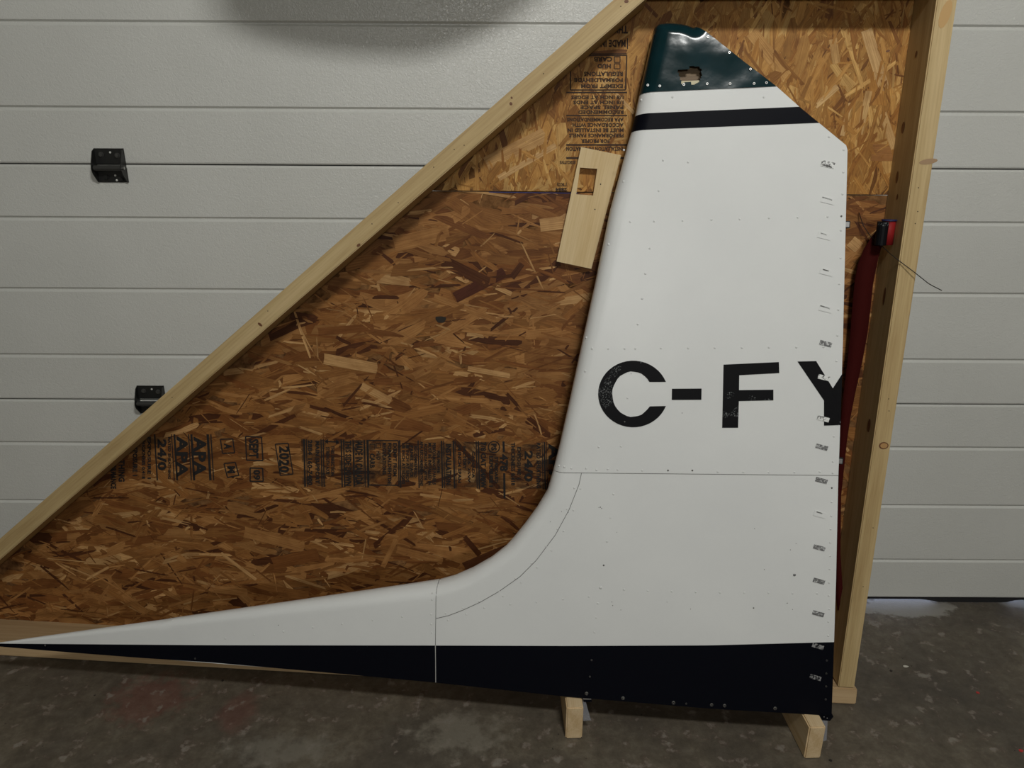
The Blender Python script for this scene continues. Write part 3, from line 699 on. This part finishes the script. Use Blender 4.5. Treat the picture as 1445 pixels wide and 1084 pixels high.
# tip cap
holeuv = [tuple(FF.uv(890+x*.1522, 15+y*.1522)) for x, y in ((440, 548), (540, 548), (545, 515), (640, 520), (655, 560), (655, 610), (640, 650), (610, 680), (565, 690), (550, 662), (500, 668), (470, 680), (455, 625), (440, 590))]
def dents(p, z):
    edge = min(1, dle(p)/.03)
    return .0012 + edge*.0018*noise.noise(Vector((p.x*17, p.y*17, 1.7))) + edge*.0002*noise.noise(Vector((p.x*45, p.y*45, 5)))
cappairs = [((903.3, 130.5), (1095.5, 122)), ((912, 93), (1047, 85)), ((919, 62), (1009, 55)), ((924.7, 37), (984, 35.5)), ((926.5, 32), (981, 33.5)), ((930.5, 28.4), (972, 29.8)), ((941, 26.8), (962, 27.6)), ]
cap = fold_patch('tip_cap', cappairs, M_cap, 'dented dark green tip cap with a torn hole', off=.0006, bulge=dents, hole=holeuv, nt=60, step=.0024)
q = [FF.uv(953, 113), FF.uv(993, 111.5), FF.uv(993, 124), FF.uv(953, 125)]
obj('inner_rib', bm_mesh('rib', prism([tuple(p) for p in q], -.012, -.010)), M_cream, cap, 'cream rib seen through the hole')
q = [FF.uv(953, 88), FF.uv(993, 87), FF.uv(993, 112), FF.uv(953, 113.5)]
obj('inner_filler', bm_mesh('filler', prism([tuple(p) for p in q], -.026, -.020)), M_brown, cap, 'brown filler seen through the hole')
# seams
def seam(P, wd, m, parent, z=.0007):
    Q = [FF.uv(*p) for p in P]; V = []; Fc = []
    for i, p in enumerate(Q):
        t = (Q[min(i+1, len(Q)-1)]-Q[max(i-1, 0)]).normalized(); nn = Vector((-t.y, t.x))*wd/2
        d_ = -dep(p)+z; V += [(p.x+nn.x, p.y+nn.y, d_), (p.x-nn.x, p.y-nn.y, d_)]
    for i in range(len(Q)-1): Fc.append((2*i, 2*i+1, 2*i+3, 2*i+2))
    obj('seam', mesh('seam', V, Fc), m, parent)
seam(SEAMC, .0012, M_seam, fil)
seam([(781+3*i, 667+.01*3*i) for i in range(0, 12)] + [(820, 667.4), (1183, 671)], .0010, M_seam, upper)
seam([(616, 827.5), (615.7, 831), (615.4, 836), (615.2, 844), (615, 873), (614.4, 910.5)], .0011, M_seam, fil)
seam([(614.4, 911), (614.8, 935), (615, 963)], .0015, mat('chipped_white', (.42, .42, .40), .6), lower, .0009)
# registration letters
def decal(name, P, label=None, parent=upper):
    Q = [tuple(FF.uv(*p)) for p in P]; bm = prism(Q, .0003, .0009)
    return obj(name, bm_mesh(name, bm), M_vinyl, parent, label)
o_ = []; i_ = []
a0, a1 = math.asin(17/47.), -math.asin(17/47.)
for k in range(41):
    t = k/40; a_ = a0+(2*math.pi-2*a0)*t
    o_.append((893.5+49.5*math.cos(a_)*(1 if True else 0), 556-47*math.sin(a_)))
for k in range(29):
    t = k/28; b0 = math.asin(17/32.); a_ = b0+(2*math.pi-2*b0)*t; i_.append((892.5+28.5*math.cos(a_)*(1+.012*math.sin(9*a_)), 556.3-32*math.sin(a_)*(1+.012*math.cos(11*a_))))
V = [tuple(FF.uv(*p)) for p in o_]; W_ = [tuple(FF.uv(*p)) for p in i_]
bm = prism(V+W_[::-1], .0003, .0009); obj('letter_c', bm_mesh('c', bm), M_vinyl, upper)
Z = lambda L, ox=820, oy=480, s=.2768: [(ox+x*s, oy+y*s) for x, y in L]
decal('hyphen', Z([(463, 248), (614, 247), (613, 304), (462, 305)]))
decal('letter_f', Z([(726, 125), (1008, 112), (1010, 168), (806, 179), (805, 255), (980, 253), (980, 307), (804, 311), (800, 447), (719, 447)]))
decal('letter_y', Z([(1103, 109), (1198, 107), (1283, 246), (1331, 172), (1322, 433), (1238, 436), (1238, 308)]))
# rivets
bm = bmesh.new(); bmesh.ops.create_uvsphere(bm, u_segments=12, v_segments=8, radius=1); bmesh.ops.scale(bm, vec=(1, 1, .55), verts=bm.verts)
RIV = bm_mesh('rivet', bm, True); RIV.materials.append(M_white)
RIVB = RIV.copy(); RIVB.materials.clear(); RIVB.materials.append(M_black)
RIVD = RIV.copy(); RIVD.materials.clear(); RIVD.materials.append(M_seam)
def rivet(x, y, r=.0023, me=None):
    p = FF.uv(x, y); z = -dep(p)+.0001
    me = me or (RIVB if y > 911 else RIV)
    o = obj('rivet', me, None, fin); o.location = (p.x, p.y, z); o.scale = (r, r, r)
z2 = lambda L: Z(L, 820, 200); z3 = lambda L: Z(L, 580, 640, .2952); z4 = lambda L: Z(L, 880, 640, .2952); z8 = lambda L: Z(L, 300, 850, .36); z1 = lambda L: Z(L, 820, 480)
riv = z2([(250, 408), (372, 405), (518, 402), (665, 397), (809, 394), (958, 389), (1105, 386), (1257, 382), (418, 94), (546, 104), (396, 250), (350, 543), (328, 673), (311, 800), (289, 931),
          (1339, 42), (1337, 155), (1333, 267), (1325, 452), (1323, 593), (1316, 725), (1312, 857), (1307, 988), (218, 200), (141, 522), (28, 1001),
          (56, 1055), (138, 1055), (222, 1055), (276, 1055), (407, 1053), (546, 1052), (682, 1051), (820, 1050), (958, 1049), (1098, 1048), (1236, 1047)])
riv += z1([(1302, 107), (1289, 491), (1284, 619), (203, 542), (90, 545), (237, 296), (26, 654), (78, 662), (136, 658), (187, 661), (312, 665), (697, 671), (827, 673), (957, 674), (1088, 674), (1217, 672), (1283, 677), (165, 786), (22, 159)])
riv += z3([(708, 63), (733, 65), (767, 71), (968, 195), (953, 309), (937, 421), (893, 717), (884, 785), (1018, 650), (877, 855), (863, 988), (475, 722), (600, 711), (727, 697), (851, 685),
           (780, 165), (810, 168), (746, 266), (777, 271), (700, 361), (729, 371), (645, 444), (672, 464), (577, 525), (603, 545), (500, 597), (526, 618), (420, 657), (440, 682), (325, 707), (350, 738), (247, 738), (265, 769), (166, 764), (177, 797),
           (101, 670), (100, 699), (95, 769), (97, 817), (99, 857), (102, 945), (102, 1045)])
riv += z4([(3, 652), (115, 656), (230, 660), (345, 663), (461, 665), (577, 666), (693, 667), (808, 669), (925, 669), (995, 232), (993, 299), (990, 362), (988, 426), (987, 490), (985, 552), (982, 617), (982, 680), (982, 744), (979, 804), (978, 871)])
riv += z8([(50, 142), (163, 128), (278, 115), (393, 99), (508, 85), (627, 70), (743, 57), (988, 247), (1158, 278), (567, 190)])
riv += [(906, 139), (1078, 118), (949, 137), (1078, 137), (1170, 193), (881, 210)]
for x, y in riv: rivet(x, y)
rivet(*z3([(907, 641)])[0], .0036); 
for x, y in z3([(921, 535)])+z1([(567, 665), (443, 665), (222, 416)])+z4([(995, 165)])+z2([(1327, 380)]): rivet(x, y, .0021, RIVD)
for x, y, r in [(*p, r) for p, r in zip(z4([(626, 359), (797, 461), (824, 431), (621, 739), (782, 716), (807, 746), (320, 744), (207, 711), (673, 555)]) + z3([(905, 257), (911, 263), (898, 259), (960, 710), (964, 727), (1003, 748), (720, 277), (751, 281), (666, 327), (984, 377)]) + z1([(515, 372), (255, 172)]) + z8([(508, 86), (258, 90)]),
                              [.0008, .0009, .0007, .0016, .0011, .0008, .0009, .0006, .0009, .0013, .0010, .0008, .0009, .001, .0008, .0008, .001, .0008, .0007, .0009, .0008, .0013, .0010])]:
    dot(x, y, 0.0002, r, r, M_seam, 'paint_chip', fin, FF)
# screws with cup washers
bm = bmesh.new(); cyl_bm(bm, (0, 0, .0006), (0, 0, 1), .0052, .0012, 20, .0040); me_w = bm_mesh('washer', bm); me_w.materials.append(M_chrome)
bm = bmesh.new(); cyl_bm(bm, (0, 0, .0014), (0, 0, 1), .0030, .0010, 16, .0024); me_h = bm_mesh('head', bm); me_h.materials.append(M_black)
bm = bmesh.new(); cyl_bm(bm, (0, 0, .0018), (0, 0, 1), .0018, .0012, 10, .0009); me_t = bm_mesh('t', bm, True); me_t.materials.append(M_chrome)
def screw(x, y, s=1, z=.0006):
    p = FF.uv(x, y); o = obj('screw', me_w, None, fin, 'steel cup-washer screw'); o.location = (p.x, p.y, -dep(p)+z); o.scale = (s*.9, s*.9, 1)
    obj('screw_head', me_h, None, o); obj('screw_tip', me_t, None, o)
zc = lambda L: Z(L, 890, 15, .1522)
for x, y in zc([(268, 703), (490, 690), (706, 682), (918, 682), (1140, 680), (1255, 672), (714, 247), (912, 393), (1107, 547), (160, 687)]): screw(x, y, .62, .003)
for x, y in Z([(592, 597), (830, 627), (1160, 657)], 700, 850, .2158): screw(x, y, .9)
for x, y in Z([(17, 718), (92, 722), (385, 738)], 1000, 820, .2435): screw(x, y, .85)
for x, y in Z([(1243, 662), (625, 377), (613, 485)], 700, 850, .2158) + Z([(684, 460), (681, 535), (680, 610), (678, 685)], 1000, 820, .2435) + [(275.5, 929.5), (64, 910.8)]: screw(x, y, .50)
# slots and scuffs down the hinge side
def scuff(x, y, m, L=19, Wp=7.5, an=14, name='scuff_mark'):
    c_ = FF.uv(x, y); k = .00157; an = -rad(an); P = []
    for sx, sy in ((-.5, -.5), (.5, -.45), (.5, .5), (-.5, .45)):
        X = sx*L*k; Y = sy*Wp*k; P.append((c_.x+X*math.cos(an)-Y*math.sin(an), c_.y+X*math.sin(an)+Y*math.cos(an)))
    obj(name, bm_mesh(name, prism(P, .0004, .0012)), m, fin)
for x, y, m_ in ((1168, 232, M_mark3), (1168, 283, M_mark2), (1163, 333, M_mark2), (1166, 384, M_mark2), (1165, 436, M_mark2), (1165, 485, M_mark), (1162.5, 533, M_mark3), (1161.5, 591, M_mark3), (1159.5, 631, M_mark), (1159, 678, M_mark),
                 (1157, 726, M_mark2), (1156, 773, M_mark), (1155.5, 820, M_mark), (1154.5, 866, M_mark), (1154, 912, M_mark4), (1150.5, 956, M_mark4)):
    L_, W__ = (16, 6.5)
    if m_ in (M_mark2,) or y == 232:       # open slot with a lifted rim
        scuff(x, y, M_mark3 if y == 232 else M_white, 17, 8)
        scuff(x-1, y+(2.5 if y == 232 else -2.5), M_seam, 13 if y in (232, 283, 436) else 8, 1.6, 16, 'slot_edge')
    else: scuff(x, y, m_, L_, W__)
dot(1121, 811.5, .0002, .0032, .0030, M_mark, 'paint_chip', fin, FF)
# hinge brackets on the rear edge
for x, y, s in ((1199, 315.5, 1), (1189, 654.5, 1)):
    p = FF.uv(x, y); br = obj('hinge_bracket', bm_mesh('br', box_bm(-.014, .010, -.0075, .0075, -.003, .003, .0012)), M_hinge, fin, 'small aluminium hinge bracket'); br.location = (p.x, p.y, -.028)
    bm = box_bm(-.012, .0075, -.0055, .005, .003, .0045, .0005); obj('bracket_plate', bm_mesh('bp', bm), M_alu, br)
# attachment fittings under the foot
def fitting(P, z0, z1, m, name, label, par=fin):
    return obj(name, bm_mesh(name, prism([tuple(FF.uv(*p)) for p in P], z0, z1)), m, par, label)
f1 = fitting([(1154, 1006), (1174, 1007), (1177, 1013), (1172, 1019), (1161, 1018)], -.022, -.004, M_black, 'rear_fitting', 'black riveted foot fitting')
for x, y in ((1163.5, 1013.5), (1168, 1015)):
    p = FF.uv(x, y); o = obj('rivet', me_t, None, f1); o.location = (p.x, p.y, -.0055)
fitting([(1161, 1017), (1169, 1018), (1167.5, 1047), (1159, 1049)], -.006, -.005, M_film, 'plastic_tab', 'translucent plastic tab')
f2 = fitting([(821, 982), (835, 984), (835, 992), (824, 992)], -.016, -.004, M_black, 'front_fitting', 'small foot fitting')
fitting([(822.5, 985.5), (834.5, 985.5), (834.5, 988.5), (822.5, 988.5)], -.004, -.003, M_alu, 'fitting_plate', None, f2)
fitting([(822.5, 991), (826, 991), (834, 1019), (823, 1020)], -.008, -.007, M_film, 'plastic_tab', 'translucent plastic tab')

# ------------------------------------------------------------------ blocks under the fin
def block(px0, px1, py, w_, L, yaw, label, h=.0895):
    a_ = onfloor(px0, py); b_ = onfloor(px1, py); c_ = (a_+b_)/2; wid_ = (b_-a_).length
    bm = box_bm(-wid_/2, wid_/2, 0, L, 0, h, .003)
    o = thing('wood_block', label, 'wood block', Matrix.Translation(c_) @ Matrix.Rotation(yaw, 4, 'Z'), None, bm_mesh('block', bm), M_block)
    return o
block(798, 821.5, 1043, 0, .16, rad(2), 'short lumber block standing on edge under the middle of the fin foot')
b2 = block(1134.5, 1158, 1071, 0, .145, rad(2.5), 'short lumber block standing on edge under the rear corner of the fin')
# ------------------------------------------------------------------ strap, wire
def pfl(x, y, w): q = PF.uv(x, y, w); return Vector((q.x, q.y, w))
Lx = [(1240, 322), (1229, 336), (1219, 352), (1211, 372), (1206.5, 395), (1203, 430), (1200, 470), (1196, 510), (1191, 550), (1187, 590), (1183, 630), (1176, 700), (1176, 780), (1180, 845), (1182, 862)]
Rx = [(1247, 342), (1243, 352), (1240, 362), (1236, 380), (1232, 402), (1228, 440), (1224, 472), (1217, 510), (1208, 550), (1200, 590), (1195, 625), (1187, 700), (1186, 780), (1190, 845), (1191, 858)]
V = []; Fc = []
for i, (a_, b_) in enumerate(zip(Lx, Rx)):
    wz = -.050 - .02*math.sin(i/14*math.pi)
    for (x, y), dz in ((a_, -.012), (b_, 0)):
        p = pfl(x, y, wz+dz); V.append(p)
    V.append(V[-2]+Vector((0, 0, -.0016))); V.append(V[-2]+Vector((0, 0, -.0016)))
for i in range(len(Lx)-1):
    for q in ((0, 1, 3, 2),):
        pass
    b_ = i*4; c_ = b_+4
    Fc += [(b_, b_+1, c_+1, c_), (b_+1, b_+3, c_+3, c_+1), (b_+3, b_+2, c_+2, c_+3), (b_+2, b_, c_, c_+2)]
strap = thing('webbing_strap', 'dark red webbing strap hanging from the post behind the fin', 'strap', PF.M)
obj('webbing', mesh('webbing', V, Fc, True), M_strap, strap)
# folded coil of webbing bulging from the post
c_ = pfl(1252.5, 328, -.045); V = []; Fc = []; nA = 30
for i in range(nA+1):
    a_ = -2.2 + i/nA*5.4; r = .0155 - .0002*i
    for h_, rr in ((-.026, r), (.026, r), (.026, r-.0022), (-.026, r-.0022)):
        V.append(c_ + Vector((rr*math.cos(a_)*1.05, h_, rr*math.sin(a_)*1.1)))
for i in range(nA):
    for k in range(4): Fc.append((i*4+k, i*4+(k+1) % 4, i*4+4+(k+1) % 4, i*4+4+k))
Fc += [(0, 1, 2, 3)[::-1], (nA*4, nA*4+1, nA*4+2, nA*4+3)]
obj('webbing_loop', mesh('loop', V, Fc, True), M_strap2, strap, 'bright red folded loop')
V = []
bm = bmesh.new(); cyl_bm(bm, c_+Vector((0, .0255, 0)), (0, 1, 0), .0152, .003, 20)
obj('loop_edge', bm_mesh('edge', bm), M_navy, strap, 'navy edge of the loop')
bm = bmesh.new(); cyl_bm(bm, c_+Vector((-.0125, -.002, .003)), (0, 1, 0), .0120, .049, 16)
obj('loop_core', bm_mesh('core', bm), M_vinyl, strap, 'black core of the loop')
wp = [(1212, 300, -.104), (1218, 318, -.09), (1228, 333, -.07), (1240, 343, -.05), (1256, 358, -.02), (1270, 369, .005), (1290, 384, .012), (1310, 400, .014), (1317, 404, .014), (1329, 410, .014)]
me = tube([pfl(*p) for p in wp], .0009)
wire = thing('wire', 'thin stiff wire poking out across the right-hand post', 'wire', PF.M, None, me, M_wire)

# small debris on the floor
red = mat('red_fleck', (.45, .03, .03), .6); pale = mat('pale_fleck', (.6, .58, .5), .6)
rnd = random.Random(4)
def fleck(x, y, r, m, nm, lab, asp=1):
    p = onfloor(x, y); P = [(p.x+r*asp*math.cos(a)*rnd.uniform(.6, 1.1), p.y+r*math.sin(a)*rnd.uniform(.6, 1.1)) for a in [i*math.pi/4 for i in range(8)]]
    bm = prism(P, .0, .0016); o = thing(nm, lab, 'debris', None, None, bm_mesh(nm, bm), m)
    return o
fleck(1380, 978, .0045, red, 'paint_flake', 'tiny red paint flake on the concrete right of the post foot')
fleck(1441, 1060, .005, red, 'paint_flake', 'tiny red paint flake on the concrete at the right edge of the picture')
fleck(1278, 941, .004, pale, 'wood_sliver', 'tiny pale sliver on the concrete beside the post', 1.8)
fleck(1172, 1073.5, .0038, M_hole, 'dirt_crumb', 'black crumb on the concrete right of the rear block', 1.2)
fleck(1257, 947, .0035, M_hole, 'dirt_crumb', 'black crumb on the concrete near the post foot', 1.2)
fleck(314, 961, .003, M_hole, 'dirt_crumb', 'black crumb on the concrete below the long dorsal tip', 1.2)

# unseen added blocker, outline projected back towards MAIN to shade the door top
targ = [(312, 0), (326, 16), (348, 32), (400, 49), (460, 59), (520, 64), (580, 66), (620, 62), (652, 50), (690, 34), (722, 18), (745, 0), (775, -30), (800, -80), (700, -200), (520, -240), (380, -180), (310, -60)]
P0 = Vector((0, .15, 0)); nrm = Vector((0, 1, 0)); V = []
for x, y in targ:
    D_ = onplane(x, y, Vector((0, DOORY, 0)), Vector((0, 1, 0))); t = (1.5-MAIN.y)/(D_.y-MAIN.y); V.append(MAIN.lerp(D_, t))
k = len(V); V2 = V+[v+Vector((0, -.03, 0)) for v in V]
Fc = [tuple(range(k)), tuple(range(2*k-1, k-1, -1))]+[(i, i+k, (i+1) % k+k, (i+1) % k) for i in range(k)]
bm = bmesh.new(); bm.from_mesh(mesh('panel', V2, Fc)); bm.normal_update(); bmesh.ops.triangulate(bm, faces=[f for f in bm.faces if len(f.verts) > 4])
ov = thing('shadow_blocker_panel', 'rounded panel added out of view near the door, shaped to cast the shadow at its top', 'panel', None, None, bm_mesh('panel', bm), M_roomwall)
